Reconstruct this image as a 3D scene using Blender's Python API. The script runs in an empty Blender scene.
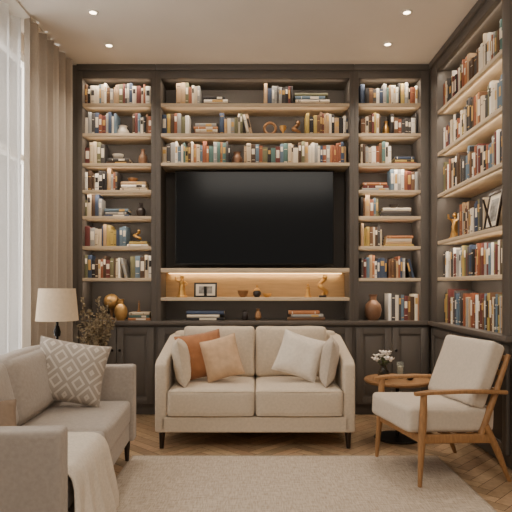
import bpy, bmesh, math, random
from mathutils import Vector, Matrix, noise
random.seed(11)
PI = math.pi
C = bpy.context.scene.collection
F = 545.0
EYE = 1.1

# ------------------------------------------------------------------ materials
def lin(h):
    h = h.lstrip('#'); o = []
    for i in (0, 2, 4):
        c = int(h[i:i+2], 16)/255
        o.append(c/12.92 if c <= .04045 else ((c+.055)/1.055)**2.4)
    return o
def mat(name, hx, rough=.6, metal=0., var=.12, scale=6., bump=0., bscale=150., stretch=(1, 1, 1), spec=.4, emit=None, estr=0., detail=3., sheen=0.):
    m = bpy.data.materials.new(name); m.use_nodes = True
    nt = m.node_tree; b = nt.nodes['Principled BSDF']
    c = lin(hx)
    tc = nt.nodes.new('ShaderNodeTexCoord'); mp = nt.nodes.new('ShaderNodeMapping')
    mp.inputs['Scale'].default_value = stretch
    nt.links.new(tc.outputs['Object'], mp.inputs['Vector'])
    nz = nt.nodes.new('ShaderNodeTexNoise'); nz.inputs['Scale'].default_value = scale; nz.inputs['Detail'].default_value = detail
    nt.links.new(mp.outputs['Vector'], nz.inputs['Vector'])
    r = nt.nodes.new('ShaderNodeValToRGB')
    r.color_ramp.elements[0].position = .3; r.color_ramp.elements[1].position = .7
    r.color_ramp.elements[0].color = [x*(1-var) for x in c]+[1]
    r.color_ramp.elements[1].color = [min(1, x*(1+var)) for x in c]+[1]
    nt.links.new(nz.outputs['Fac'], r.inputs['Fac'])
    nt.links.new(r.outputs['Color'], b.inputs['Base Color'])
    b.inputs['Roughness'].default_value = rough; b.inputs['Metallic'].default_value = metal
    b.inputs['Specular IOR Level'].default_value = spec
    if sheen: b.inputs['Sheen Weight'].default_value = sheen
    if bump:
        n2 = nt.nodes.new('ShaderNodeTexNoise'); n2.inputs['Scale'].default_value = bscale; n2.inputs['Detail'].default_value = 2
        nt.links.new(mp.outputs['Vector'], n2.inputs['Vector'])
        bp = nt.nodes.new('ShaderNodeBump'); bp.inputs['Strength'].default_value = bump; bp.inputs['Distance'].default_value = .004
        nt.links.new(n2.outputs['Fac'], bp.inputs['Height']); nt.links.new(bp.outputs['Normal'], b.inputs['Normal'])
    if emit:
        b.inputs['Emission Color'].default_value = lin(emit)+[1]; b.inputs['Emission Strength'].default_value = estr
    return m

M_cab = mat('dark_paint', '#5c554e', .5, var=.06, scale=3, bump=.05, bscale=60)
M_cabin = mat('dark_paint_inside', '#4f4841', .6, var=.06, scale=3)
M_oak = mat('oak_edge', '#c8b396', .5, var=.12, scale=10, stretch=(1, 14, 14))
M_oak_y = mat('oak_edge_side', '#c8b396', .5, var=.12, scale=10, stretch=(14, 1, 14))
M_glowpanel = mat('oak_panel', '#b08f62', .5, var=.1, scale=8, stretch=(1, 10, 10))
M_counter = mat('dark_counter', '#5b534c', .4, var=.08, scale=5, stretch=(1, 8, 8))
M_ceil = mat('ceiling_plaster', '#e0d7cb', .9, var=.03, scale=2, bump=.05, bscale=40)
M_wall = mat('wall_plaster', '#c4b5a2', .9, var=.03, scale=2, bump=.05, bscale=40)
M_sofa = mat('oatmeal_linen', '#cdbda7', .9, var=.07, scale=60, bump=.35, bscale=420, sheen=.15)
M_endc = mat('stone_linen', '#bfb1a0', .9, var=.07, scale=60, bump=.35, bscale=420, sheen=.15)
M_sofa2 = mat('taupe_linen', '#a89d92', .9, var=.08, scale=60, bump=.35, bscale=420, sheen=.15)
M_chairf = mat('cream_linen', '#c9bcab', .9, var=.06, scale=60, bump=.3, bscale=420, sheen=.1)
M_rust = mat('rust_velvet', '#a06a43', .85, var=.14, scale=20, bump=.2, bscale=300, sheen=.25)
M_tan = mat('tan_velvet', '#c5a482', .85, var=.12, scale=20, bump=.2, bscale=300, sheen=.25)
M_beige = mat('beige_linen', '#e0d5c6', .9, var=.06, scale=50, bump=.3, bscale=400)
M_brown = mat('brown_linen', '#8d7966', .9, var=.08, scale=40, bump=.3, bscale=400)
M_throw = mat('cream_knit', '#ddd1c1', .95, var=.08, scale=90, bump=.6, bscale=260)
M_legdark = mat('dark_walnut', '#2a1d15', .4, var=.15, scale=12, stretch=(8, 8, 1))
M_chairw = mat('warm_oak', '#9d744b', .42, var=.2, scale=14, stretch=(6, 6, 1.5))
M_tablew = mat('table_walnut', '#97704a', .38, var=.18, scale=12, stretch=(2, 12, 2))
M_metal = mat('black_metal', '#1c1917', .4, .6, var=.05)
M_tvb = mat('tv_bezel', '#121212', .35, var=.03)
M_screen = mat('tv_screen', '#050506', .16, var=.02, spec=.25)
M_gold = mat('aged_gold', '#d0a05a', .42, .8, var=.15, scale=14)
M_copper = mat('gold_bronze', '#be9459', .4, .6, var=.18, scale=14)
M_bronze = mat('bronze', '#8d6846', .4, .55, var=.25, scale=14)
M_darkcer = mat('dark_ceramic', '#2b2320', .3, var=.1)
M_browncer = mat('brown_ceramic', '#86634a', .35, .2, var=.25, scale=12)
M_whitecer = mat('white_ceramic', '#d8cdbd', .35, var=.06)
M_shade = mat('lamp_linen', '#d3bfa4', .9, var=.05, scale=50, bump=.2, bscale=300, emit='#e8b780', estr=.05)
M_twig = mat('twig_brown', '#65533f', .8, var=.2)
M_leaf = mat('dry_leaf', '#918165', .8, var=.3, scale=10)
M_petal = mat('white_petal', '#f4ece2', .7, var=.05)
M_stemg = mat('green_stem', '#4f5a35', .7, var=.2)
M_page = mat('book_page', '#d8c7a6', .9, var=.1, scale=40, stretch=(1, 1, 1))
M_bandg = mat('spine_gold', '#c39a54', .5, .3, var=.1)
M_bandw = mat('spine_cream', '#e2d6c0', .7, var=.05)
M_bandd = mat('spine_dark', '#2c2522', .7, var=.05)
M_picture = mat('picture_print', '#8e8a84', .6, var=.6, scale=18)
M_lens = mat('lamp_lens', '#fff0d8', .5, emit='#ffe6c0', estr=14)
M_led = mat('led_strip', '#ffdca0', .5, emit='#ffd298', estr=5)
M_trimw = mat('white_trim', '#e2dacd', .5, var=.03)
M_winf = mat('window_white', '#d9d3c9', .5, var=.03)
M_candle = mat('candle_wax', '#e6d6bd', .6, var=.04)

def glass(name, hx, rough=.05):
    m = mat(name, hx, rough); b = m.node_tree.nodes['Principled BSDF']
    b.inputs['Transmission Weight'].default_value = .85; b.inputs['IOR'].default_value = 1.3
    return m
M_glass = glass('clear_glass', '#e8ece6')
M_smoke = glass('smoked_glass', '#7c7468')

def cloth_mat(name, hx, transl, transp):
    m = bpy.data.materials.new(name); m.use_nodes = True; nt = m.node_tree
    nt.nodes.clear(); out = nt.nodes.new('ShaderNodeOutputMaterial')
    tc = nt.nodes.new('ShaderNodeTexCoord'); nz = nt.nodes.new('ShaderNodeTexNoise'); nz.inputs['Scale'].default_value = 80
    nt.links.new(tc.outputs['Object'], nz.inputs['Vector'])
    r = nt.nodes.new('ShaderNodeValToRGB'); c = lin(hx)
    r.color_ramp.elements[0].color = [x*.92 for x in c]+[1]; r.color_ramp.elements[1].color = [min(1, x*1.08) for x in c]+[1]
    nt.links.new(nz.outputs['Fac'], r.inputs['Fac'])
    d = nt.nodes.new('ShaderNodeBsdfDiffuse'); t = nt.nodes.new('ShaderNodeBsdfTranslucent'); p = nt.nodes.new('ShaderNodeBsdfTransparent')
    nt.links.new(r.outputs['Color'], d.inputs['Color']); nt.links.new(r.outputs['Color'], t.inputs['Color'])
    m1 = nt.nodes.new('ShaderNodeMixShader'); m1.inputs[0].default_value = transl
    nt.links.new(d.outputs[0], m1.inputs[1]); nt.links.new(t.outputs[0], m1.inputs[2])
    m2 = nt.nodes.new('ShaderNodeMixShader'); m2.inputs[0].default_value = transp
    nt.links.new(m1.outputs[0], m2.inputs[1]); nt.links.new(p.outputs[0], m2.inputs[2])
    nt.links.new(m2.outputs[0], out.inputs['Surface'])
    return m
M_drape = cloth_mat('drape_linen', '#a99c8d', .05, 0.)
M_sheer = cloth_mat('sheer_voile', '#d6d3ce', .036, .17)

def floor_mat():
    m = mat('parquet', '#a68a6c', .42, var=.16, scale=9, stretch=(3, 3, 1), spec=.4)
    nt = m.node_tree; b = nt.nodes['Principled BSDF']
    at = nt.nodes.new('ShaderNodeAttribute'); at.attribute_name = 'plank'
    mx = nt.nodes.new('ShaderNodeMix'); mx.data_type = 'RGBA'; mx.blend_type = 'MULTIPLY'; mx.inputs[0].default_value = 1
    src = b.inputs['Base Color'].links[0].from_socket
    nt.links.new(src, mx.inputs[6]); nt.links.new(at.outputs['Color'], mx.inputs[7])
    nt.links.new(mx.outputs[2], b.inputs['Base Color'])
    return m
M_floor = floor_mat()
M_floorbase = mat('parquet_joint', '#3a281b', .7)

def rug_mat():
    m = mat('rug_weave', '#a8947e', .95, var=.1, scale=3, bump=.0)
    nt = m.node_tree; b = nt.nodes['Principled BSDF']
    tc = nt.nodes.new('ShaderNodeTexCoord')
    cols = []
    for sc, st in ((85, (.2, 2.2, 1)), (85, (2.2, .2, 1))):
        mp = nt.nodes.new('ShaderNodeMapping'); mp.inputs['Scale'].default_value = st
        nt.links.new(tc.outputs['Object'], mp.inputs['Vector'])
        n = nt.nodes.new('ShaderNodeTexNoise'); n.inputs['Scale'].default_value = sc; n.inputs['Detail'].default_value = 2
        nt.links.new(mp.outputs['Vector'], n.inputs['Vector']); cols.append(n)
    ad = nt.nodes.new('ShaderNodeMath'); ad.operation = 'ADD'
    nt.links.new(cols[0].outputs['Fac'], ad.inputs[0]); nt.links.new(cols[1].outputs['Fac'], ad.inputs[1])
    r = nt.nodes.new('ShaderNodeValToRGB')
    r.color_ramp.elements[0].position = .36; r.color_ramp.elements[1].position = .64
    hf = nt.nodes.new('ShaderNodeMath'); hf.operation = 'MULTIPLY'; hf.inputs[1].default_value = .5
    nt.links.new(ad.outputs[0], hf.inputs[0])
    r.color_ramp.elements[0].color = lin('#a69582')+[1]; r.color_ramp.elements[1].color = lin('#d2c4b2')+[1]
    nt.links.new(hf.outputs[0], r.inputs['Fac']); nt.links.new(r.outputs['Color'], b.inputs['Base Color'])
    bp = nt.nodes.new('ShaderNodeBump'); bp.inputs['Strength'].default_value = .35; bp.inputs['Distance'].default_value = .002
    nt.links.new(hf.outputs[0], bp.inputs['Height']); nt.links.new(bp.outputs['Normal'], b.inputs['Normal'])
    return m
M_rug = rug_mat()
M_rugedge = mat('rug_binding', '#a69786', .95, var=.1, scale=60)

def diamond_mat():
    m = mat('diamond_weave', '#a09080', .9, var=.05, scale=60, bump=.3, bscale=400)
    nt = m.node_tree; b = nt.nodes['Principled BSDF']
    tc = nt.nodes.new('ShaderNodeTexCoord'); sp = nt.nodes.new('ShaderNodeSeparateXYZ')
    nt.links.new(tc.outputs['Object'], sp.inputs[0])
    def mth(op, a, v=None):
        n = nt.nodes.new('ShaderNodeMath'); n.operation = op
        if hasattr(a, 'links'): nt.links.new(a, n.inputs[0])
        else: n.inputs[0].default_value = a
        if v is not None:
            if hasattr(v, 'links'): nt.links.new(v, n.inputs[1])
            else: n.inputs[1].default_value = v
        return n.outputs[0]
    def tri(s, k): return mth('ABSOLUTE', mth('SUBTRACT', mth('FRACT', mth('ADD', mth('MULTIPLY', s, k), 10.5)), .5))
    a = mth('ADD', tri(sp.outputs[0], 8.2), tri(sp.outputs[2], 7.2))
    st = mth('GREATER_THAN', mth('SINE', mth('MULTIPLY', a, 19.)), .45)
    mx = nt.nodes.new('ShaderNodeMix'); mx.data_type = 'RGBA'
    nt.links.new(st, mx.inputs[0]); mx.inputs[6].default_value = lin('#a4998d')+[1]; mx.inputs[7].default_value = lin('#c8bdb0')+[1]
    nt.links.new(mx.outputs[2], b.inputs['Base Color'])
    return m
M_diamond = diamond_mat()

PAL = [('cream', '#dbceb8', 6), ('ivory', '#e8e0d2', 6), ('tan', '#b0926f', 4), ('beige', '#c7b498', 4), ('rust', '#8b5238', 4), ('orange', '#ab7046', 1),
       ('dark-brown', '#4b3726', 4), ('chestnut', '#684a32', 3), ('black', '#262322', 4), ('charcoal', '#464240', 4), ('slate-blue', '#5f7280', 5),
       ('teal', '#53706a', 2), ('navy', '#38445a', 3), ('maroon', '#66332e', 4), ('olive', '#6c694b', 4), ('grey', '#989590', 5), ('mustard', '#b09750', 2)]
COV = {n: mat('book_cover_'+n.replace('-', '_'), h, .6, var=.1, scale=10) for n, h, w in PAL}
NAMES = [n for n, h, w in PAL]; WTS = [w for n, h, w in PAL]

# ------------------------------------------------------------------ mesh helpers
def box(bm, x0, x1, y0, y1, z0, z1, bev=0., mi=0, seg=2):
    vs = [bm.verts.new((x, y, z)) for x in (x0, x1) for y in (y0, y1) for z in (z0, z1)]
    fs = [bm.faces.new([vs[i] for i in q]) for q in ((0, 1, 3, 2), (4, 6, 7, 5), (0, 4, 5, 1), (2, 3, 7, 6), (0, 2, 6, 4), (1, 5, 7, 3))]
    for f in fs: f.material_index = mi
    if bev:
        es = {e for f in fs for e in f.edges}
        bmesh.ops.bevel(bm, geom=list(es), offset=bev, segments=seg, affect='EDGES', profile=.5)
def tube(bm, pts, r, seg=10, mi=0):
    pts = [Vector(p) for p in pts]; n = len(pts)
    rs = r if isinstance(r, (list, tuple)) else [r]*n
    rings = []; ref = None
    for i, p in enumerate(pts):
        d = (pts[min(i+1, n-1)]-pts[max(i-1, 0)]).normalized()
        if ref is None:
            ref = Vector((0, 0, 1)) if abs(d.z) < .9 else Vector((1, 0, 0))
        a = d.cross(ref).normalized(); b = d.cross(a).normalized(); ref = -b if b.dot(ref) < 0 else b
        a = d.cross(ref).normalized(); b = ref
        rings.append([bm.verts.new(p+(a*math.cos(2*PI*k/seg)+b*math.sin(2*PI*k/seg))*rs[i]) for k in range(seg)])
    for i in range(n-1):
        for k in range(seg):
            f = bm.faces.new((rings[i][k], rings[i][(k+1) % seg], rings[i+1][(k+1) % seg], rings[i+1][k])); f.material_index = mi
    for rg in (rings[0], rings[-1]):
        f = bm.faces.new(rg); f.material_index = mi
def sweep(bm, pts, ws, hs, seg=12, mi=0):
    pts = [Vector(p) for p in pts]; n = len(pts); rings = []
    for i, p in enumerate(pts):
        d = (pts[min(i+1, n-1)]-pts[max(i-1, 0)]).normalized()
        s = d.cross(Vector((0, 0, 1))).normalized(); u = s.cross(d).normalized(); ring = []
        for k in range(seg):
            a = 2*PI*(k+.5)/seg; ca, sa = math.cos(a), math.sin(a)
            q = lambda c: math.copysign(abs(c)**.5, c)
            ring.append(bm.verts.new(p+s*q(ca)*ws[i]/2+u*q(sa)*hs[i]/2))
        rings.append(ring)
    for i in range(n-1):
        for k in range(seg):
            bm.faces.new((rings[i][k], rings[i][(k+1) % seg], rings[i+1][(k+1) % seg], rings[i+1][k])).material_index = mi
    bm.faces.new(rings[0]).material_index = mi; bm.faces.new(rings[-1]).material_index = mi
def lathe(bm, prof, seg=24, c=(0, 0, 0), mi=0):
    rings = []
    for r, z in prof:
        if r < 1e-5: rings.append([bm.verts.new((c[0], c[1], c[2]+z))])
        else: rings.append([bm.verts.new((c[0]+r*math.cos(2*PI*k/seg), c[1]+r*math.sin(2*PI*k/seg), c[2]+z)) for k in range(seg)])
    for a, b in zip(rings, rings[1:]):
        for k in range(seg):
            k2 = (k+1) % seg
            if len(a) == 1 and len(b) == 1: continue
            if len(a) == 1: f = bm.faces.new((a[0], b[k], b[k2]))
            elif len(b) == 1: f = bm.faces.new((a[k], a[k2], b[0]))
            else: f = bm.faces.new((a[k], a[k2], b[k2], b[k]))
            f.material_index = mi
def ball(bm, c, r, sx=1, sy=1, sz=1, seg=14, mi=0):
    n = 8
    prof = [(r*math.sin(PI*i/n), -r*math.cos(PI*i/n)) for i in range(n+1)]
    b0 = len(bm.verts); lathe(bm, prof, seg, (0, 0, 0), mi)
    bm.verts.ensure_lookup_table()
    for v in bm.verts[b0:]:
        v.co = Vector((c[0]+v.co.x*sx, c[1]+v.co.y*sy, c[2]+v.co.z*sz))
def soft_box(sx, sy, sz, r, puff=(0, 0, 0), cuts=14, wr=.0, seed=0):
    bm = bmesh.new(); bmesh.ops.create_cube(bm, size=2)
    bmesh.ops.subdivide_edges(bm, edges=bm.edges[:], cuts=cuts, use_grid_fill=True)
    S = Vector((sx/2, sy/2, sz/2))
    for v in bm.verts:
        t = [math.sin(c*PI/2) for c in v.co]
        p = Vector((t[0]*S.x, t[1]*S.y, t[2]*S.z))
        q = Vector([max(-S[i]+r, min(S[i]-r, p[i])) for i in range(3)])
        d = p-q
        if d.length > 1e-7: p = q+d.normalized()*r
        for i in range(3):
            if puff[i] and abs(v.co[i]) > .999:
                j, k = [a for a in range(3) if a != i]
                p[i] += math.copysign(puff[i]*(1-t[j]**4)*(1-t[k]**4), v.co[i])
        if wr: 
            nv = noise.noise_vector(Vector(p)*9+Vector((seed*7.3, 0, 0)))
            p += nv*wr
        v.co = p
    return bm
def pillow_bm(w, h, t, n=20, seed=0):
    bm = bmesh.new(); U = [math.sin(PI/2*(-1+2*i/n)) for i in range(n+1)]; g = {}
    for s in (1, -1):
        for i, u in enumerate(U):
            for j, v in enumerate(U):
                edge = i in (0, n) or j in (0, n)
                if edge and s == -1: g[s, i, j] = g[1, i, j]; continue
                x = w/2*u*(1-.07*(1-v*v)); z = h/2*v*(1-.07*(1-u*u))
                y = t/2*(max(0, (1-u**4)*(1-v**4)))**.55
                wr = noise.noise(Vector((x*11+seed*5, z*11, s*3)))*.012*(y/(t/2))
                g[s, i, j] = bm.verts.new((x, -s*(y+wr) if not edge else 0, z))
    for s in (1, -1):
        for i in range(n):
            for j in range(n):
                q = [g[s, i, j], g[s, i+1, j], g[s, i+1, j+1], g[s, i, j+1]]
                bm.faces.new(q if s == 1 else q[::-1])
    return bm
def pillow_edge(w, h, r=.004, n=20):
    bm = bmesh.new(); U = [math.sin(PI/2*(-1+2*i/n)) for i in range(n+1)]
    P = lambda u, v: (w/2*u*(1-.07*(1-v*v)), 0, h/2*v*(1-.07*(1-u*u)))
    pts = [P(u, -1) for u in U]+[P(1, v) for v in U[1:]]+[P(u, 1) for u in U[::-1][1:]]+[P(-1, v) for v in U[::-1][1:]]
    tube(bm, pts, r, 6); return bm
def xf(bm, M): bmesh.ops.transform(bm, matrix=M, verts=bm.verts[:]); return bm

def origin(o):
    v = Vector((0, 0, 0))
    while o: v += o.location; o = o.parent
    return v
def obj(name, bm, m, parent=None, world=False, label=None, ang=38):
    if world and parent: bmesh.ops.translate(bm, vec=-origin(parent), verts=bm.verts[:])
    bmesh.ops.recalc_face_normals(bm, faces=bm.faces[:])
    me = bpy.data.meshes.new(name); bm.to_mesh(me); bm.free()
    for mm in (m if isinstance(m, (list, tuple)) else [m]): me.materials.append(mm)
    me.polygons.foreach_set('use_smooth', [True]*len(me.polygons)); me.set_sharp_from_angle(angle=math.radians(ang))
    o = bpy.data.objects.new(name, me); C.objects.link(o); o.parent = parent
    if label: o['label'] = label
    return o
def tag(o, label, cat, group=None):
    o['label'] = label; o['category'] = cat
    if group: o['group'] = group
    return o
def thing(name, label, cat, loc=(0, 0, 0), rotz=0, group=None):
    o = bpy.data.objects.new(name, None); C.objects.link(o); o.empty_display_size = .1
    o.location = loc; o.rotation_euler = (0, 0, rotz)
    return tag(o, label, cat, group)
def struct(name, bm, m, parent=None):
    o = obj(name, bm, m, parent)
    o['kind'] = 'structure'
    return o
def B(*a, **k):
    bm = bmesh.new(); box(bm, *a, **k); return bm

# ------------------------------------------------------------------ room
XL, XR, YB, H = -1.75, 1.80, 5.0, 3.0
Y0 = -0.6
bm = B(XL, XR, Y0, YB, -.06, -.004)
W, n = .075, 6; lay = bm.loops.layers.float_color.new('plank')
for f in bm.faces:
    for l in f.loops: l[lay] = (.3, .3, .3, 1)
R45 = Matrix.Rotation(PI/4, 3, 'Z'); g = .0014; off = Vector((0, 2.2, 0))
rng = random.Random(3)
def plank(x0, y0, x1, y1):
    cs = [(x0*W+g, y0*W+g), (x1*W-g, y0*W+g), (x1*W-g, y1*W-g), (x0*W+g, y1*W-g)]
    ps = [R45 @ Vector((a, b, 0))+off for a, b in cs]
    if all(p.x < XL for p in ps) or all(p.x > XR for p in ps) or all(p.y < Y0 for p in ps) or all(p.y > YB for p in ps): return
    f = bm.faces.new([bm.verts.new(p) for p in ps]); k = rng.uniform(.66, 1.2); w = rng.uniform(.95, 1.05); f.material_index = 1
    for l in f.loops: l[lay] = (k, k*w, k*w*.98, 1)
for a in range(-50, 51):
    for m_ in range(-10, 11):
        xs = a+2*n*m_; plank(xs, a, xs+n, a+1)
        yb = a-2*n+1+2*n*m_; plank(a, yb, a+1, yb+n)
for co, no in (((XL, 0, 0), (-1, 0, 0)), ((XR, 0, 0), (1, 0, 0)), ((0, Y0, 0), (0, -1, 0)), ((0, YB, 0), (0, 1, 0))):
    bmesh.ops.bisect_plane(bm, geom=bm.verts[:]+bm.edges[:]+bm.faces[:], plane_co=co, plane_no=no, clear_outer=True)
me_floor = struct('floor', bm, [M_floorbase, M_floor])
struct('ceiling', B(XL-.1, XR+.1, Y0, YB+.1, H, H+.1), M_ceil)
struct('wall_back', B(XL-.1, XR+.1, YB, YB+.1, 0, H), M_wall)
struct('wall_right', B(XR, XR+.1, Y0, YB, 0, H), M_wall)
WY0, WY1, WZ0, WZ1 = 1.5, 4.3, .12, 2.86
bm = bmesh.new()
box(bm, XL-.1, XL, Y0, WY0, 0, H); box(bm, XL-.1, XL, WY1, YB, 0, H)
box(bm, XL-.1, XL, WY0, WY1, 0, WZ0); box(bm, XL-.1, XL, WY0, WY1, WZ1, H)
struct('wall_left', bm, M_wall)
bm = bmesh.new()
for a, b in ((WY0, WY0+.06), (WY1-.06, WY1), (2.87, 2.95)): box(bm, XL-.07, XL-.01, a, b, WZ0, WZ1, .005)
for a, b in ((WZ0, WZ0+.06), (WZ1-.06, WZ1), (2.05, 2.1)): box(bm, XL-.07, XL-.01, WY0, WY1, a, b, .005)
wf = struct('window_1', bm, M_winf)
pn = obj('pane', B(XL-.045, XL-.04, WY0+.05, WY1-.05, WZ0+.05, WZ1-.05), cloth_mat('window_glass', '#f4f4f2', .5, .97), wf); pn['kind'] = 'structure'
struct('baseboard_left', B(XL, XL+.012, Y0, 4.62, 0, .1, .003), M_trimw)
struct('baseboard_right', B(XR-.012, XR, Y0, 3.18, 0, .1, .003), M_trimw)
struct('trim_1', B(XL+.03, XL+.17, .9, 4.63, 2.985, 3.0, .003), M_trimw)

# curtains
def curtain(name, label, path, z0, z1, folds, amp, m, seed, nz=14, flare=.25, irr=.5):
    rg = random.Random(seed); N = folds*14; bm = bmesh.new(); rows = []
    A, Bp = Vector(path[0]+(0,)), Vector(path[1]+(0,)); d = (Bp-A); L = d.length; d.normalize(); nrm = Vector((d.y, -d.x, 0))
    ph = [rg.uniform(-irr, irr) for _ in range(folds+2)]; am = [rg.uniform(.55, 1.15) for _ in range(folds+2)]
    for j in range(nz+1):
        tz = j/nz; z = z1+(z0-z1)*tz; row = []
        for i in range(N+1):
            s = i/N; fi = s*folds; k = int(fi); fr = fi-k; fr = fr*fr*(3-2*fr)
            a = am[k]*(1-fr)+am[min(k+1, folds)]*fr
            p = ph[k]*(1-fr)+ph[min(k+1, folds)]*fr
            o = amp*a*(.75+flare*tz)*(math.sin(2*PI*fi+p)+.25*math.sin(4*PI*fi+p*3+tz))
            row.append(bm.verts.new(A+d*(s*L+.012*math.sin(2*PI*fi*1.0+1+tz))+nrm*(o+.010*noise.noise(Vector((s*9, tz*2, seed)))) + Vector((0, 0, z))))
        rows.append(row)
    for j in range(nz):
        for i in range(N): bm.faces.new((rows[j][i], rows[j][i+1], rows[j+1][i+1], rows[j+1][i]))
    o = obj(name, bm, m, ang=180); tag(o, label, 'curtain'); return o
curtain('curtain', 'heavy taupe linen drape hanging floor to ceiling beside the left bookcase', ((-1.60, 3.78), (-1.555, 4.60)), .005, 2.984, 7, .048, M_drape, 2, irr=1.0)
curtain('sheer_curtain', 'bright white sheer curtain over the window at the left', ((-1.678, 1.2), (-1.678, 3.92)), .005, 2.984, 17, .04, M_sheer, 5, irr=1.0)

# ------------------------------------------------------------------ built-in furniture
YF, YBK = 4.66, 4.96
CT = .81
def strip_light(loc, length, power, wall=False, tilt=28, wdt=.02, colr=(1, .85, .69)):
    l = bpy.data.lights.new('shelf_light', 'AREA'); l.shape = 'RECTANGLE'; l.size = length; l.size_y = wdt; l.energy = power; l.color = colr
    o = bpy.data.objects.new('shelf_light', l); C.objects.link(o); o.location = loc
    o.rotation_euler = (math.radians(tilt), 0, -PI/2 if wall else 0)
SP = 1.05
TH = .027
def back_unit(label, x0, x1, sl, sr, shelves, filler=None):
    r = thing('bookcase', label, 'bookcase', ((x0+x1)/2, 4.81, CT), group='built-in bookcases of the back wall')
    a, b = x0+sl, x1-sr
    obj('side_panel', B(x0, a, YF, YBK, CT, 2.95, .002), M_cab, r, True)
    obj('side_panel', B(b, x1, YF, YBK, CT, 2.95, .002), M_cab, r, True)
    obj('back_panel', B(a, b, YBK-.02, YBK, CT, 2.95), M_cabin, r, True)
    obj('header', B(a, b, YF, YBK-.02, 2.885, 2.95, .002), M_cab, r, True)
    obj('crown', B(x0, x1, YF-.02, YBK, 2.95, 3.0, .006), M_cab, r, True)
    for z in shelves:
        obj('shelf', B(a, b, YF+.005, YBK-.02, z-TH, z, .002), M_oak, r, True)
    if filler: obj('filler_panel', B(filler, x0, YF+.01, YF+.03, CT, 3.0), M_cab, r, True)
    return r
ZL = [2.673, 2.416, 2.16, 1.93, 1.707, 1.45, 1.177]
LX0, LX1, MX1, RX1 = -1.531, -.855, .838, 1.488
back_unit('narrow dark built-in bookcase beside the taupe drape', LX0, LX1, .046, .042, ZL, filler=XL+.005)
mid = back_unit('wide dark central bookcase holding the black television', LX1, MX1, .04, .038, [2.673, 2.416, 2.165])
back_unit('narrow dark built-in bookcase to the right of the television', MX1, RX1, .04, .078, ZL)
ma, mb = LX1+.04, MX1-.038
BZ = 1.225
obj('shelf', B(ma, mb, YF+.005, YBK-.02, BZ, 1.262, .003), M_oak, mid, True)
obj('shelf', B(ma, mb, YF+.005, YBK-.02, .982, 1.01, .002), M_oak, mid, True)
obj('niche_panel', B(ma, mb, YBK-.03, YBK-.02, 1.01, BZ), M_glowpanel, mid, True, label='warm lit wood back of the niche')
obj('light_strip', B(ma+.03, mb-.03, 4.905, 4.917, BZ-.007, BZ), M_led, mid, True, label='glowing warm strip under the shelf')
for xa, xb in ((LX0+.046, LX1-.042), (MX1+.04, RX1-.078)):
    for k, z in enumerate([2.885+TH]+ZL):
        strip_light(((xa+xb)/2, YF+.03, z-TH-.004), xb-xa-.05, SP*(1.8 if k == 0 else 1.))
for k, z in enumerate((2.885+TH, 2.673, 2.416)):
    strip_light(((ma+mb)/2, YF+.03, z-TH-.004), mb-ma-.08, SP*(3.4 if k == 0 else 2.6))
strip_light(((ma+mb)/2, 4.911, BZ-.009), mb-ma-.1, 1.35, tilt=10, wdt=.01, colr=(1, .79, .50))
strip_light(((ma+mb)/2, YF+.03, BZ-.007), mb-ma-.1, .7)
strip_light(((ma+mb)/2, YF+.03, .976), mb-ma-.1, .8)

def door_bm(w, h, M):
    bm = bmesh.new(); s = .058
    box(bm, 0, s, -.022, 0, 0, h, .002); box(bm, w-s, w, -.022, 0, 0, h, .002)
    box(bm, s, w-s, -.022, 0, 0, s, .002); box(bm, s, w-s, -.022, 0, h-s, h, .002)
    box(bm, s-.002, w-s+.002, -.006, -.002, s-.002, h-s+.002)
    i = s+.022; box(bm, i, w-i, -.012, -.005, i, h-i, .004)
    return xf(bm, M)
def knob_bm(M):
    bm = bmesh.new(); lathe(bm, [(0, 0), (.005, 0), (.005, .012), (.012, .016), (.012, .022), (.008, .026), (0, .026)], 14)
    return xf(bm, M @ Matrix.Rotation(PI/2, 4, 'X'))
def base_cab(label, x0, x1, nd):
    r = thing('base_cabinet', label, 'cabinet', ((x0+x1)/2, 4.81, 0), group='base cabinets along the back wall')
    obj('body', B(x0, x1, YF+.021, YBK, .08, .775), M_cab, r, True)
    obj('plinth', B(x0, x1, YF+.05, YBK, 0, .08), M_cab, r, True)
    w = (x1-x0-.03)/nd
    for i in range(nd):
        xa = x0+.015+i*w+.003
        d = obj('door', door_bm(w-.006, .655, Matrix.Translation((xa, YF+.02, .1))), M_cab, r, True)
        kx = xa+(w-.035 if i % 2 == 0 else .029)
        obj('knob', knob_bm(Matrix.Translation((kx, YF-.002, .56))), M_metal, d, True)
base_cab('dark two-door base cabinet below the left bookcase', LX0, LX1-.001, 2)
base_cab('long dark base cabinet behind the oatmeal sofa', LX1, MX1-.001, 4)
base_cab('dark two-door base cabinet behind the round side table', MX1, RX1-.001, 2)
ct = obj('countertop', B(LX0, RX1+.0, YF-.025, YBK, .775, CT, .004), M_counter); tag(ct, 'long dark countertop ledge running along the back bookcases', 'countertop')

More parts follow.
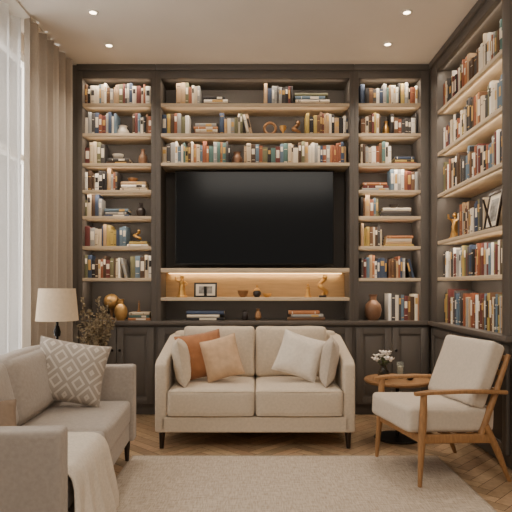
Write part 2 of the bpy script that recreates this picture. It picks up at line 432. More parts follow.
# right wall unit
RF, RB = RX1, 1.79
RY0, RY1 = 3.20, 4.655
r = thing('bookcase', 'dark floor-to-ceiling bookcase along the right wall, behind the armchair', 'bookcase', (1.64, 3.93, CT))
ya, yb = 3.296, 4.48
obj('side_panel', B(RF, RB, RY0, ya, CT, 2.95, .002), M_cab, r, True)
obj('side_panel', B(RF, RB, yb, RY1, CT, 2.95, .002), M_cab, r, True)
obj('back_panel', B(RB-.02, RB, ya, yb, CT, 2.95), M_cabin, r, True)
obj('header', B(RF, RB-.02, ya, yb, 2.875, 2.95, .002), M_cab, r, True)
obj('crown', B(RF-.02, RB, RY0-.02, 4.638, 2.95, 3.0, .006), M_cab, r, True)
ZR = [2.544, 2.20, 1.86, 1.476, 1.177]
for z in ZR: obj('shelf', B(RF+.005, RB-.02, ya, yb, z-TH, z, .002), M_oak_y, r, True)
for z in [2.875+TH]+ZR: strip_light((RF+.03, (ya+yb)/2, z-TH-.004), yb-ya-.06, SP*2.2, wall=True)
r = thing('base_cabinet', 'dark base cabinet under the right wall bookcase, behind the armchair', 'cabinet', (1.64, 3.93, 0))
obj('body', B(RF+.021, RB, RY0, RY1, .08, .775), M_cab, r, True)
obj('plinth', B(RF+.05, RB, RY0, RY1, 0, .08), M_cab, r, True)
w = 1.40/3
for i in range(3):
    ytop = 4.63-i*w
    d = obj('door', door_bm(w-.006, .655, Matrix.Translation((RF+.02, ytop, .1)) @ Matrix.Rotation(-PI/2, 4, 'Z')), M_cab, r, True)
    obj('knob', knob_bm(Matrix.Translation((RF-.002, ytop-(w-.035 if i != 1 else .03), .56)) @ Matrix.Rotation(-PI/2, 4, 'Z')), M_metal, d, True)
ct = obj('countertop', B(RF-.025, RB, RY0-.01, 4.634, .775, CT, .004), M_counter); tag(ct, 'dark countertop ledge below the right wall bookcase', 'countertop')

# television
tv = thing('television', 'large black flat television in the central bookcase', 'television', (-.013, 4.77, 1.292))
obj('bezel', B(-.706, .68, 4.75, 4.79, 1.292, 2.112, .006), M_tvb, tv, True)
obj('screen', B(-.696, .67, 4.7485, 4.7505, 1.306, 2.102), M_screen, tv, True)
obj('wall_bracket', B(-.25, .22, 4.79, 4.938, 1.5, 1.9, .004), M_metal, tv, True)

# ------------------------------------------------------------------ books
ORD = 'first second third fourth fifth sixth seventh eighth ninth tenth eleventh twelfth thirteenth fourteenth fifteenth sixteenth seventeenth eighteenth nineteenth twentieth'.split()
def ordw(k):
    if k <= 20: return ORD[k-1]
    t = {2: 'twenty', 3: 'thirty', 4: 'forty'}[k//10]
    return t+'-'+ORD[k % 10-1] if k % 10 else {3: 'thirtieth', 4: 'fortieth'}[k//10]
BOOKS = []
SY = 4.715
def XP(px, y=SY): return (px-256)*y/F
class Row:
    def __init__(s, z, place, hr, wall=False):
        s.z, s.place, s.hr, s.wall, s.ups = z, place, hr, wall, []
        s.group = 'books on the '+place if not place.startswith('below') else 'books '+place
        s.lastc = None
    def put(s, u, t, h, ang=0., keep=False):
        c = s.lastc if keep and s.lastc else random.choices(NAMES, WTS)[0]; s.lastc = c
        d = random.uniform(.125, .165); j = random.uniform(0, .014)
        if s.wall:
            loc = Vector((RF+.045+j, u, s.z)); M = Matrix.Rotation(-PI/2, 4, 'Z') @ Matrix.Rotation(-ang, 4, 'Y')
            a = (F*1.54/(u-t)-F*1.54/u)*h*F/u
        else:
            loc = Vector((u, SY+j, s.z)); M = Matrix.Rotation(-ang, 4, 'Y'); a = t*h*(F/SY)**2
        b = dict(t=t, h=h, d=d, c=c, loc=loc, rot=M, area=a, row=s, up=True); BOOKS.append(b); s.ups.append(b)
    def up(s, a, b, lean=0, tall=None):
        if not s.wall: a, b = XP(a), XP(b)
        sg = -1 if s.wall else 1; L = abs(b-a); x = 0.; hr = tall or s.hr
        last = None; base = random.uniform(*hr); left = 0
        ends = L-(.075+.03*(lean-1) if lean else 0)
        while True:
            if left <= 0: base = random.uniform(hr[0]+.004, hr[1]); left = random.choice((1, 1, 1, 2, 3)); tb = random.uniform(.017, .038); ks = random.random() < .22
            left -= 1
            t = min(max(tb*random.uniform(.8, 1.2), .015), .044); h = max(hr[0], min(hr[1], base+random.uniform(-.01, .01)))
            if x+t > ends:
                if ends-x > .013 and not lean: t = ends-x
                else: break
            s.put(a+sg*x, t, h, keep=ks and left > 0); x += t+.0008; last = h
        if lean:
            ang = .24; h = min(hr[1]-.012, (last or .17)-.006); x += h*math.sin(ang)
            for k in range(lean):
                t = random.uniform(.018, .026)
                s.put(a+sg*x, t, h, ang); x += (t+.001)/math.cos(ang)
    def pile(s, a, b, n, adj='flat', ts=(.02, .03)):
        x0, x1 = XP(a), XP(b); z = s.z; base = x1-x0
        cs = random.sample(NAMES, n)
        for k in range(n):
            Lk = base*random.uniform(.82, 1.) if k else base; t = random.uniform(*ts); xx = x0+(base-Lk)*random.uniform(.1, .9)
            BOOKS.append(dict(t=t, h=Lk, d=random.uniform(.13, .165), c=cs[k], loc=Vector((xx, SY+random.uniform(0, .012), z+t)), rot=Matrix.Rotation(PI/2, 4, 'Y'),
                              area=Lk*t*(F/SY)**2*1.3, row=s, up=False, k=k, adj=adj)); z += t+.0006
        return z
    def done(s):
        nn = len(s.ups)
        for i, b in enumerate(s.ups):
            e1, e2 = ('the corner', 'the near end') if s.wall else ('the left', 'the right')
            k, e = (i+1, e1) if i < (nn+1)//2 else (nn-i, e2)
            b['pos'] = f"{ordw(k)} upright from {e}"
HR = (.138, .2)
RN = ['top', 'second', 'third', 'fourth', 'fifth', 'sixth', 'seventh', 'bottom']
L = [Row(z, f'{RN[i]} shelf of the left bookcase', HR) for i, z in enumerate(ZL+[CT])]
MR = [Row(z, f'{q} shelf above the television', HR) for z, q in ((2.673, 'top'), (2.416, 'middle'), (2.165, 'lowest'))]
R = [Row(z, f'{RN[i]} shelf of narrow right bookcase', HR) for i, z in enumerate(ZL+[CT])]
WR = [Row(z, f'{q} shelf of right-hand wall bookcase', hr, True) for z, q, hr in zip(ZR+[CT], ['top', 'second', 'third', 'fourth', 'fifth', 'bottom'], [(.18, .27), (.18, .265), (.18, .265), (.185, .255), (.16, .23), (.19, .275)])]
L[0].up(84.5, 151.5)
L[1].up(84.5, 116); L[1].up(132, 151.5)
L[2].up(84.5, 105); zL3 = L[2].pile(106, 131, 2)
L[3].up(84.5, 117); zL4 = L[3].pile(120, 147, 3)
L[4].up(84.5, 103); zL5 = L[4].pile(104, 129, 3)
L[5].up(84.5, 126); zL6 = L[5].pile(127, 148, 2)
L[6].up(84.5, 129, lean=1); L[6].up(130, 151.5)
zL8 = L[7].pile(128, 150, 3, ts=(.018, .024))
MR[0].up(176, 200); MR[0].pile(202, 229, 3, 'left', (.024, .03)); MR[0].up(264, 293); MR[0].pile(294, 330, 4, 'right', (.024, .03))
MR[1].up(162, 189); MR[1].pile(193, 218, 4); MR[1].up(219.5, 256, lean=2); MR[1].up(306, 348)
MR[2].up(162, 230); MR[2].up(244, 348)
R[0].up(361, 418)
R[1].up(361, 381); R[1].up(391, 418)
R[2].up(361, 393); R[2].pile(395, 416, 3)
R[3].pile(362, 389, 3); R[3].up(391, 419)
R[4].up(361, 379); R[4].pile(380, 412, 3)
R[5].up(361, 382); R[5].pile(385, 414, 4)
R[6].up(361, 388); R[6].up(389, 420, lean=2)
R[7].up(389, 420.5, tall=(.19, .235))
WR[0].up(4.468, 3.305); WR[1].up(4.468, 3.305, lean=1); WR[2].up(4.468, 3.305)
WR[3].up(4.17, 3.70); WR[4].up(4.468, 3.305); WR[5].up(4.468, 3.305)
lowrow = Row(CT, 'below the glowing niche', HR)
lowrow.pile(186, 224, 3, 'left', (.024, .032)); lowrow.pile(288, 325, 3, 'right', (.024, .032))
for q in L+MR+R+WR+[lowrow]: q.done()

def book_bm(bm, t, h, d, M, mi=(0, 1, 2), bands=0, rb=None):
    b0 = len(bm.verts); c = .0025; e = .004
    prof = [(0, d), (0, e), (t*.25, .0008), (t*.5, 0), (t*.75, .0008), (t, e), (t, d), (t-c, d), (t-c, e+c), (c, e+c), (c, d)]
    lo = [bm.verts.new((x, y, 0)) for x, y in prof]; hi = [bm.verts.new((x, y, h)) for x, y in prof]
    fs = [bm.faces.new((lo[i], lo[(i+1) % 11], hi[(i+1) % 11], hi[i])) for i in range(11)]
    fs += [bm.faces.new(lo), bm.faces.new(hi)]
    for f in fs: f.material_index = mi[0]
    box(bm, c, t-c, e+c, d-.004, .004, h-.004, mi=mi[1])
    if bands:
        for z0, z1 in rb: box(bm, t*.16, t*.84, -.0008, .003, z0*h, z1*h, mi=mi[2])
    bm.verts.ensure_lookup_table()
    for v in bm.verts[b0:]: v.co = M @ v.co
BANDS = [None, [(.1, .13), (.84, .87)], [(.62, .85)], [(.2, .22), (.5, .78)], [(.35, .8)], [(.08, .1), (.12, .14), (.7, .72)], None]
BOOKS.sort(key=lambda b: -b['area'])
stuff = bmesh.new(); smats = [COV[n] for n in NAMES]+[M_page, M_bandg, M_bandw, M_bandd]
for i, b in enumerate(BOOKS):
    rb = random.choice(BANDS)
    bd = random.choice((M_bandd, M_bandg)) if b['c'] in ('cream', 'ivory', 'beige', 'tan', 'mustard') else random.choice((M_bandg, M_bandw, M_bandw))
    if i < 300:
        bm = bmesh.new(); book_bm(bm, b['t'], b['h'], b['d'], Matrix(), (0, 1, 2), bool(rb), rb)
        o = obj('book', bm, [COV[b['c']], M_page, bd]); o.location = b['loc']; o.rotation_euler = b['rot'].to_euler()
        s = b['row']
        if b['up']:
            tall = 'tall' if b['h'] > s.hr[0]+(s.hr[1]-s.hr[0])*.66 else 'short' if b['h'] < s.hr[0]+(s.hr[1]-s.hr[0])*.33 else ''
            wd = 'thick' if b['t'] > .037 else 'slim' if b['t'] < .023 else ''
            q = ' '.join(x for x in (tall or wd, b['c']) if x)
            lab = f"{q} book, {b['pos']}, {s.place}"
        else:
            lab = f"{b['c']} book lying {ordw(b['k']+1)} from bottom in the {b['adj']} pile, {s.place}"
        tag(o, lab, 'book', s.group)
    else:
        book_bm(stuff, b['t'], b['h'], b['d'], Matrix.Translation(b['loc']) @ b['rot'], (NAMES.index(b['c']), len(NAMES), smats.index(bd)), bool(rb), rb)
if len(BOOKS) > 300:
    o = obj('books', stuff, smats); tag(o, 'remaining thin small books scattered through the bookcase rows', 'books'); o['kind'] = 'stuff'

# ------------------------------------------------------------------ ornaments
def P(px, z, y=4.80): return ((px-256)*y/F, y, z)
def pot(name, label, cat, loc, prof, m, group=None, seg=28):
    bm = bmesh.new(); lathe(bm, prof, seg); o = obj(name, bm, m); o.location = loc; return tag(o, label, cat, group)
def vaseprof(h, rb, rm, rn, rl):
    pts = [(0, 0), (rb, 0)]
    ks = [(0, rb), (.18, rb+(rm-rb)*.75), (.4, rm), (.6, rm*.88), (.78, rn), (.92, rn), (1, rl)]
    for i in range(1, len(ks)):
        (a, ra), (b, r2) = ks[i-1], ks[i]
        for q in (.5, 1): 
            u = q; pts.append((ra+(r2-ra)*u, (a+(b-a)*u)*h))
    return pts+[(rl*.82, h), (rn*.75, h*.9), (rn*.7, h*.7), (0, h*.6)]
def bowlprof(r, h): return [(0, 0), (r*.45, 0), (r*.5, h*.08), (r*.8, h*.4), (r*.97, h*.8), (r, h), (r*.93, h), (r*.75, h*.45), (r*.4, h*.15), (0, h*.12)]
def ringsculpt(label, loc, r, m, tilt=.0):
    t = thing('ring_sculpture', label, 'sculpture', loc)
    obj('base', B(-r*.7, r*.7, -.03, .03, 0, .02, .003), M_darkcer, t)
    bm = bmesh.new(); tube(bm, [(r*math.cos(a*PI/12), tilt*r*math.sin(a*PI/6), .02+r+.008+r*math.sin(a*PI/12)) for a in range(25)], r*.24, 10); obj('ring', bm, m, t)
def figure(label, loc, h, m, arms=True, lean=.0, fat=1.):
    t = thing('figurine', label, 'figurine', loc)
    k = h/.17; f = k*fat
    bm = bmesh.new(); lathe(bm, [(0, 0), (.03*f, 0), (.03*f, .008*k), (.026*f, .016*k), (0, .016*k)], 20); obj('base', bm, m, t)
    bm = bmesh.new()
    lathe(bm, [(0, .014*k), (.022*f, .014*k), (.019*f, .04*k), (.014*f, .07*k), (.016*f, .085*k), (.012*f, .1*k), (.017*f, .118*k), (.016*f, .128*k), (.006*f, .135*k), (.0055*f, .142*k), (.0105*f, .15*k), (.011*f, .158*k), (.006*f, .168*k), (0, .17*k)], 16)
    if arms:
        tube(bm, [(.014*f, 0, .125*k), (.029*f, -.006*k, .105*k), (.018*f, -.016*k, .088*k)], [.005*f, .0045*f, .004*f], 8)
        tube(bm, [(-.014*f, 0, .125*k), (-.030*f, -.004*k, .135*k), (-.032*f, -.008*k, .16*k)], [.005*f, .0045*f, .004*f], 8)
    obj('body', bm, m, t)
def swirl(label, loc, h, m, fat=1.):
    t = thing('abstract_sculpture', label, 'sculpture', loc)
    obj('base', B(-.032, .032, -.028, .028, 0, .018, .003), M_darkcer, t)
    bm = bmesh.new(); n = 26; pts = []; rs = []
    for i in range(n+1):
        a = i/n; pts.append((.03*math.sin(a*PI*2.6)*(1-.3*a), .018*math.cos(a*PI*2.6), .016+a*(h-.03))); rs.append(fat*(.011*(1-.45*a)+.004*math.sin(a*PI*3)**2))
    tube(bm, pts, rs, 10); ball(bm, (pts[-1][0], pts[-1][1], h-.012), .013*fat); obj('twist', bm, m, t)
def globe(label, loc, r, m, m2):
    t = thing('ball_ornament', label, 'ornament', loc)
    bm = bmesh.new(); lathe(bm, [(0, 0), (r*.6, 0), (r*.55, .012), (.012, .02), (.009, .05), (.02, .098), (0, .10)], 20); obj('stand', bm, m2, t)
    bm = bmesh.new(); ball(bm, (0, 0, .095+r), r, seg=24); obj('ball', bm, m, t)
# left bookcase
pot('bowl', 'white round ceramic pot on the left bookcase second shelf', 'pot', P(123, 2.416), vaseprof(.10, .03, .055, .035, .04), M_whitecer)
pot('bowl', 'small pale bowl on top of a flat pile, left bookcase third shelf', 'bowl', P(118, zL3), bowlprof(.05, .05), M_whitecer)
pot('vase', 'small brown vase at the right end of left bookcase third shelf', 'vase', P(143, 2.16), vaseprof(.15, .025, .04, .015, .02), M_browncer)
pot('bowl', 'small bronze bowl on the pile of left bookcase fourth shelf', 'bowl', P(133, zL4), bowlprof(.045, .04), M_bronze)
pot('vase', 'dark slender vase at the right end of left bookcase fifth shelf', 'vase', P(141, 1.707), vaseprof(.13, .025, .042, .016, .022), M_darkcer)
swirl('small gold twisted sculpture on the pile, left bookcase sixth shelf', P(137, zL6), .11, M_gold)
globe('large gold-bronze ball on a stand, bottom of the left bookcase', P(111.5, CT, 4.84), .068, M_copper, M_bronze)
pot('vase', 'gold-bronze bellied vase in front of the ball, left bookcase', 'vase', P(121, CT, 4.735), vaseprof(.185, .034, .058, .024, .03), M_copper)
figure('small brown figurine on flat pile at bottom of left bookcase', P(139, zL8), .10, M_bronze, False)
# above the television
ringsculpt('dark ring sculpture on the middle shelf above the television', P(270, 2.416), .05, M_bronze)
swirl('bronze twisted sculpture beside the right books, middle shelf above television', P(296, 2.416), .14, M_bronze, 1.5)
pot('bowl', 'dark round pot between books on the lowest shelf above television', 'pot', P(237, 2.165), vaseprof(.12, .03, .05, .03, .035), M_browncer)
pot('candle_holder', 'small gold cup on middle shelf above television, near dark ring', 'cup', P(283, 2.416), [(0, 0), (.025, 0), (.02, .01), (.008, .02), (.008, .05), (.028, .075), (.03, .1), (.026, .1), (.02, .075), (0, .07)], M_gold)
# niche
NZ = 1.01
figure('tall gold figurine with raised arm at left of the glowing niche', P(182, NZ, 4.75), .19, M_gold, fat=1.5)
fr = thing('picture_frame', 'small black framed picture with white mat in the glowing niche', 'picture frame', P(205.5, NZ, 4.77))
T = Matrix.Rotation(math.radians(-10), 4, 'X')
bm = bmesh.new()
for a in ((-.1, -.085, 0, .13), (.085, .1, 0, .13), (-.085, .085, 0, .014), (-.085, .085, .116, .13)): box(bm, a[0], a[1], -.012, 0, a[2], a[3], .002)
obj('frame', xf(bm, T), M_tvb, fr)
obj('mat_board', xf(B(-.086, .086, -.006, -.003, .013, .117), T), M_bandw, fr)
obj('print', xf(B(-.058, .058, -.0075, -.006, .033, .097), T), M_picture, fr)
obj('easel_leg', xf(B(-.012, .012, 0, .004, .005, .1), Matrix.Rotation(math.radians(16), 4, 'X')), M_tvb, fr)
pot('bowl', 'small bronze bowl in the middle of the glowing niche', 'bowl', P(243, NZ), bowlprof(.05, .06), M_bronze)
tp = thing('lidded_pot', 'small dark lidded pot in the centre of the glowing niche', 'pot', P(257, NZ))
bm = bmesh.new(); lathe(bm, [(0, 0), (.022, 0), (.036, .025), (.036, .045), (.026, .06), (0, .06)], 20); obj('body', bm, M_darkcer, tp)
bm = bmesh.new(); lathe(bm, [(.027, .06), (.02, .075), (.006, .082), (.006, .09), (.012, .1), (0, .112)], 20); obj('lid', bm, M_gold, tp)
pot('bowl', 'shallow gold dish right of the dark lidded pot', 'dish', P(267, NZ, 4.76), bowlprof(.042, .035), M_gold)
figure('short gold figurine near the right end of the glowing niche', P(308, NZ, 4.75), .12, M_gold, False, fat=1.6)
swirl('tall gold twisted sculpture at right end of the glowing niche', P(322.5, NZ, 4.75), .19, M_gold, 1.7)
# below niche
pot('candle_holder', 'small black jar below the glowing niche, left one of a pair', 'jar', P(245, CT, 4.78), [(0, 0), (.022, 0), (.03, .02), (.028, .06), (.018, .075), (.02, .085), (.015, .085), (.012, .07), (0, .06)], M_darkcer)
pot('candle_holder', 'small bronze jar below the glowing niche, right one of a pair', 'jar', P(258, CT, 4.78), [(0, 0), (.018, 0), (.032, .025), (.024, .065), (.014, .08), (.018, .1), (.013, .1), (.009, .08), (0, .06)], M_bronze)
# narrow right bookcase
pot('vase', 'small gold vase between books, narrow right bookcase second shelf', 'vase', P(386, 2.416), vaseprof(.14, .02, .032, .014, .02), M_gold)
pot('vase', 'large bronze bellied vase at bottom of the narrow right bookcase', 'vase', P(373, CT, 4.76), vaseprof(.225, .04, .075, .03, .04), M_browncer)
zz = max(b['loc'].z for b in BOOKS if b['row'] is R[4] and not b['up'])+.001
pot('bowl', 'little dark bowl on right bookcase fifth shelf pile', 'bowl', (XP(396), 4.79, zz), bowlprof(.04, .035), M_darkcer)
# right wall fourth shelf
figure('gold figurine on right wall bookcase fourth shelf, nearest the corner', (1.60, 4.38, 1.476), .22, M_gold, fat=1.4)
ringsculpt('gold ring sculpture on right wall bookcase fourth shelf', (1.60, 4.25, 1.476), .06, M_gold)
fr = thing('picture_frame', 'dark framed picture leaning on right wall bookcase fourth shelf', 'picture frame', (1.535, 3.555, 1.476), -PI/2)
bm = bmesh.new()
for a in ((-.1, -.084, 0, .25), (.084, .1, 0, .25), (-.084, .084, 0, .016), (-.084, .084, .234, .25)): box(bm, a[0], a[1], -.014, 0, a[2], a[3], .002)
obj('frame', xf(bm, T), M_legdark, fr)
obj('mat_board', xf(B(-.086, .086, -.006, -.003, .014, .236), T), M_bandw, fr)
obj('print', xf(B(-.055, .055, -.008, -.006, .05, .2), T), M_picture, fr)
obj('easel_leg', xf(B(-.012, .012, 0, .004, .005, .2), Matrix.Rotation(math.radians(16), 4, 'X')), M_legdark, fr)

# ------------------------------------------------------------------ rug
rg = thing('rug', 'large flat woven beige rug on the parquet', 'rug', (.2, 2.55, 0))
RX_ = 1.16
obj('pile', B(-.79, RX_, 1.5, 3.52, 0.0005, .010, .003), M_rug, rg, True)
bm = bmesh.new()
for a in ((-.802, RX_+.012, 3.515, 3.53), (-.802, RX_+.012, 1.49, 1.505)): box(bm, a[0], a[1], a[2], a[3], .0005, .011, .003)
for a in ((-.802, -.787), (RX_-.003, RX_+.012)): box(bm, a[0], a[1], 1.49, 3.53, .0005, .011, .003)
obj('border', bm, M_rugedge, rg, True)
RUGZ = .0105

# ------------------------------------------------------------------ main sofa
sx0, sx1 = -.685, .672; cx = (sx0+sx1)/2
DY = -.055
sf = thing('sofa', 'oatmeal linen two-seat sofa in front of the back bookcases', 'sofa', (cx, 4.15+DY, 0))
def SB(name, x0, x1, y0, y1, z0, z1, r_, m, parent, puff=(0, 0, 0), wr=0, seed=0, rotx=0, cuts=18):
    bm = soft_box(x1-x0, y1-y0, z1-z0, r_, puff, cuts, wr, seed)
    xf(bm, Matrix.Translation(((x0+x1)/2, (y0+y1)/2+DY, (z0+z1)/2)) @ Matrix.Rotation(rotx, 4, 'X'))
    return obj(name, bm, m, parent, True, ang=180)
SB('base', sx0+.012, sx1-.012, 3.735, 4.56, .115, .222, .010, M_sofa, sf)
SB('backrest', sx0+.03, sx1-.03, 4.42, 4.57, .2, .745, .03, M_sofa, sf, rotx=-.03)
for a, b, k in ((sx0+.082, cx-.002, 1), (cx+.002, sx1-.082, 2)):
    c_ = SB('seat_cushion', a, b, 3.722, 4.40, .224, .405, .028, M_sofa, sf, (.0, .006, .012), .003, k)
    for zz_ in (.394, .236):
        bm = bmesh.new(); tube(bm, [(a+.011, 3.727+DY, zz_), ((a+b)/2, 3.721+DY, zz_), (b-.011, 3.727+DY, zz_)], .0045, 8); obj('piping', bm, M_sofa, c_, True)
    x0_, x1_ = (cx-.555, cx-.003) if k == 1 else (cx+.003, cx+.555)
    SB('back_cushion', x0_, x1_, 4.25, 4.405, .40, .79, .034, M_sofa, sf, (.0, .022, .002), .005, k+4, rotx=-.12)
def arm_bm(x0, x1, flare):
    prof = [(3.735, .115), (3.735, .575), (3.80, .608), (4.1, .655), (4.42, .715), (4.56, .72), (4.56, .115)]
    bm = bmesh.new()
    lo = [bm.verts.new((x0+flare*(z-.14), y+DY, z)) for y, z in prof]; hi = [bm.verts.new((x1+flare*(z-.14), y+DY, z)) for y, z in prof]
    k = len(prof)
    for i in range(k): bm.faces.new((lo[i], lo[(i+1) % k], hi[(i+1) % k], hi[i]))
    bm.faces.new(lo); bm.faces.new(hi)
    bmesh.ops.bevel(bm, geom=bm.edges[:], offset=.016, segments=5, affect='EDGES', profile=.5); return bm
obj('arm', arm_bm(sx0, sx0+.08, 0), M_sofa, sf, True, ang=60)
obj('arm', arm_bm(sx1-.08, sx1, 0), M_sofa, sf, True, ang=60)
for x, y in ((sx0+.045, 3.775), (sx1-.045, 3.775), (sx0+.045, 4.5), (sx1-.045, 4.5)):
    bm = bmesh.new(); s = -1 if x < 0 else 1
    tube(bm, [(x+s*.004, y+DY, 0), (x, y+DY, .135)], [.014, .023], 12); obj('leg', bm, M_legdark, sf, True)
def cushion(label, c, w, h, t, m, lean, roll, yaw, zmin, seed, group=None, pipe=None, name='cushion'):
    bm = pillow_bm(w, h, t, seed=seed)
    R_ = Matrix.Rotation(yaw, 4, 'Z') @ Matrix.Rotation(lean, 4, 'X') @ Matrix.Rotation(roll, 4, 'Y')
    mz = min((R_ @ v.co).z for v in bm.verts)
    o = obj(name, bm, m, ang=180); o.location = (c[0], c[1], zmin-mz); o.rotation_euler = R_.to_euler()
    tag(o, label, 'cushion', group)
    obj('seam', pillow_edge(w, h), pipe or m, o, ang=180)
    return o
SZ = .412
cushion('oatmeal side cushion against the left arm of the two-seat sofa', (-.535, 3.97+DY), .40, .32, .12, M_sofa, -.16, .0, PI/2+.12, SZ, 1)
cushion('stone grey side cushion against the right arm of the two-seat sofa', (.525, 3.97+DY), .40, .32, .12, M_endc, -.16, .0, -PI/2-.12, SZ, 2)
cushion('rust velvet cushion on the left side of the two-seat sofa', (-.405, 4.09+DY), .34, .34, .13, M_rust, -.34, -.16, .22, SZ, 3)
cushion('lighter tan velvet cushion overlapping the rust one on the two-seat sofa', (-.25, 4.01+DY), .27, .31, .12, M_tan, -.36, -.28, -.05, SZ, 4)
cushion('plain cream cushion tilted on the right side of the two-seat sofa', (.32, 4.05+DY), .325, .315, .13, M_beige, -.36, .30, -.12, SZ, 5)

# ------------------------------------------------------------------ left sofa
TH_L = math.radians(3.3)
lf_loc = Vector((-.668, 1.85, 0)); MLF = Matrix.Translation(lf_loc) @ Matrix.Rotation(TH_L, 4, 'Z')
ls = thing('sofa', 'taupe grey sofa below the window with a throw over it', 'sofa', lf_loc, TH_L)
def LB(name, x0, x1, y0, y1, z0, z1, r_, m, puff=(0, 0, 0), wr=0, seed=0, roty=0):
    bm = soft_box(x1-x0, y1-y0, z1-z0, r_, puff, 18, wr, seed)
    xf(bm, Matrix.Translation(((x0+x1)/2, (y0+y1)/2, (z0+z1)/2)) @ Matrix.Rotation(roty, 4, 'Y'))
    return obj(name, bm, m, ls, ang=180)
LB('base', -.74, -.03, .02, 1.61, .14, .255, .012, M_sofa2)
LB('arm', -.76, 0, 0.02, .115, .14, .605, .016, M_sofa2)
LB('arm', -.76, 0, 1.535, 1.63, .14, .612, .016, M_sofa2)
LB('backrest', -.76, -.60, .10, 1.53, .14, .68, .03, M_sofa2)
for k, (a, b) in enumerate(((.12, .824), (.828, 1.53))):
    LB('seat_cushion', -.62, -.02, a, b, .256, .40, .025, M_sofa2, (.005, 0, .010), .003, k+9)
    LB('back_cushion', -.62, -.45, a+.01, b-.01, .40, .75, .055, M_sofa2, (.03, 0, .008), .006, k+12, roty=-.22)
for x, y in ((-.05, .06), (-.05, 1.57), (-.7, .06), (-.7, 1.57)):
    bm = bmesh.new(); tube(bm, [(x, y, RUGZ+.001 if x > -.1 else 0), (x, y, .15)], [.012, .021], 12); obj('leg', bm, M_legdark, ls)
cushion('grey diamond patterned cushion on the taupe sofa', (-1.075, 3.15), .40, .36, .15, M_diamond, -.32, .20, .30, .405, 6, pipe=M_sofa2)
cushion('plain brownish cushion at the near end of the taupe sofa', (-1.175, 2.33), .30, .22, .12, M_brown, -.55, .1, .75, .40, 7)
# throw over the near end of the seat and down its front
bm = bmesh.new(); nu, nv = 90, 70
path = [(-.46, .424), (-.2, .424), (-.08, .423), (-.045, .420), (-.018, .412), (.000, .393), (.008, .36), (.010, .3), (.012, .2), (.014, .05)]
ln = [0]
for a, b in zip(path, path[1:]): ln.append(ln[-1]+math.hypot(b[0]-a[0], b[1]-a[1]))
def along(s):
    for i in range(len(ln)-1):
        if s <= ln[i+1]+1e-9:
            q = (s-ln[i])/(ln[i+1]-ln[i]); return [path[i][k]+(path[i+1][k]-path[i][k])*q for k in (0, 1)]
G = []
for j in range(nv+1):
    row = []
    for i in range(nu+1):
        u = i/nu; s0 = max(0, .09*math.sin(u*5+.5)+.10*u)
        s = s0+(ln[-1]-s0)*j/nv; x, z = along(s); hang = max(0, min(1, (s-.42)/.12)); hang = hang*hang*(3-2*hang)
        drop = max(0, min(1, (s-.46)/.3))
        warp = u+.05*math.sin(s*4)+.04*noise.noise(Vector((u*2, s*2, 2)))
        wv = math.sin(warp*14)**2+.5*math.sin(warp*25+1+s*3)**2
        nz_ = noise.noise(Vector((u*6, s*6, 5)))
        y = .145-.095*drop*(1-u)+u*(.54+.05*drop)+.025*math.sin(s*6+u*3)*u
        row.append(bm.verts.new((x+hang*.004+drop*.034*wv, y, z+(1-hang)*(.007*wv+.009*max(0, nz_)))))
    G.append(row)
for j in range(nv):
    for i in range(nu): bm.faces.new((G[j][i], G[j][i+1], G[j+1][i+1], G[j+1][i]))
th = obj('throw_blanket', bm, M_throw, ang=180); th.location = lf_loc; th.rotation_euler = (0, 0, TH_L)
sd = th.modifiers.new('thick', 'SOLIDIFY'); sd.thickness = .006; sd.offset = 1
tag(th, 'cream knitted throw draped over the taupe sofa seat and front', 'throw')

# ------------------------------------------------------------------ floor lamp
lp = thing('floor_lamp', 'lamp with cream drum shade and dark pole beside the drape', 'lamp', (-1.335, 3.66, 0))
bm = bmesh.new(); lathe(bm, [(0, 0), (.11, 0), (.11, .012), (.10, .02), (.015, .026), (0, .026)], 28); obj('base', bm, M_metal, lp)
bm = bmesh.new(); tube(bm, [(0, 0, .02), (0, 0, .80), (0, 0, .9)], [.009, .009, .008], 12); lathe(bm, [(0, .77), (.02, .77), (.024, .80), (.012, .84), (0, .84)], 16); obj('pole', bm, M_metal, lp)
bm = bmesh.new(); lathe(bm, [(.138, .875), (.118, 1.09), (.115, 1.09), (.135, .875), (.138, .875)], 40); obj('shade', bm, M_shade, lp)
bm = bmesh.new(); ball(bm, (0, 0, .95), .03); obj('bulb', bm, M_whitecer, lp)
bm = bmesh.new()
for a in range(3): tube(bm, [(0, 0, .90), (.128*math.cos(a*2.094), .128*math.sin(a*2.094), .90)], .003, 6)
obj('shade_ring', bm, M_metal, lp)

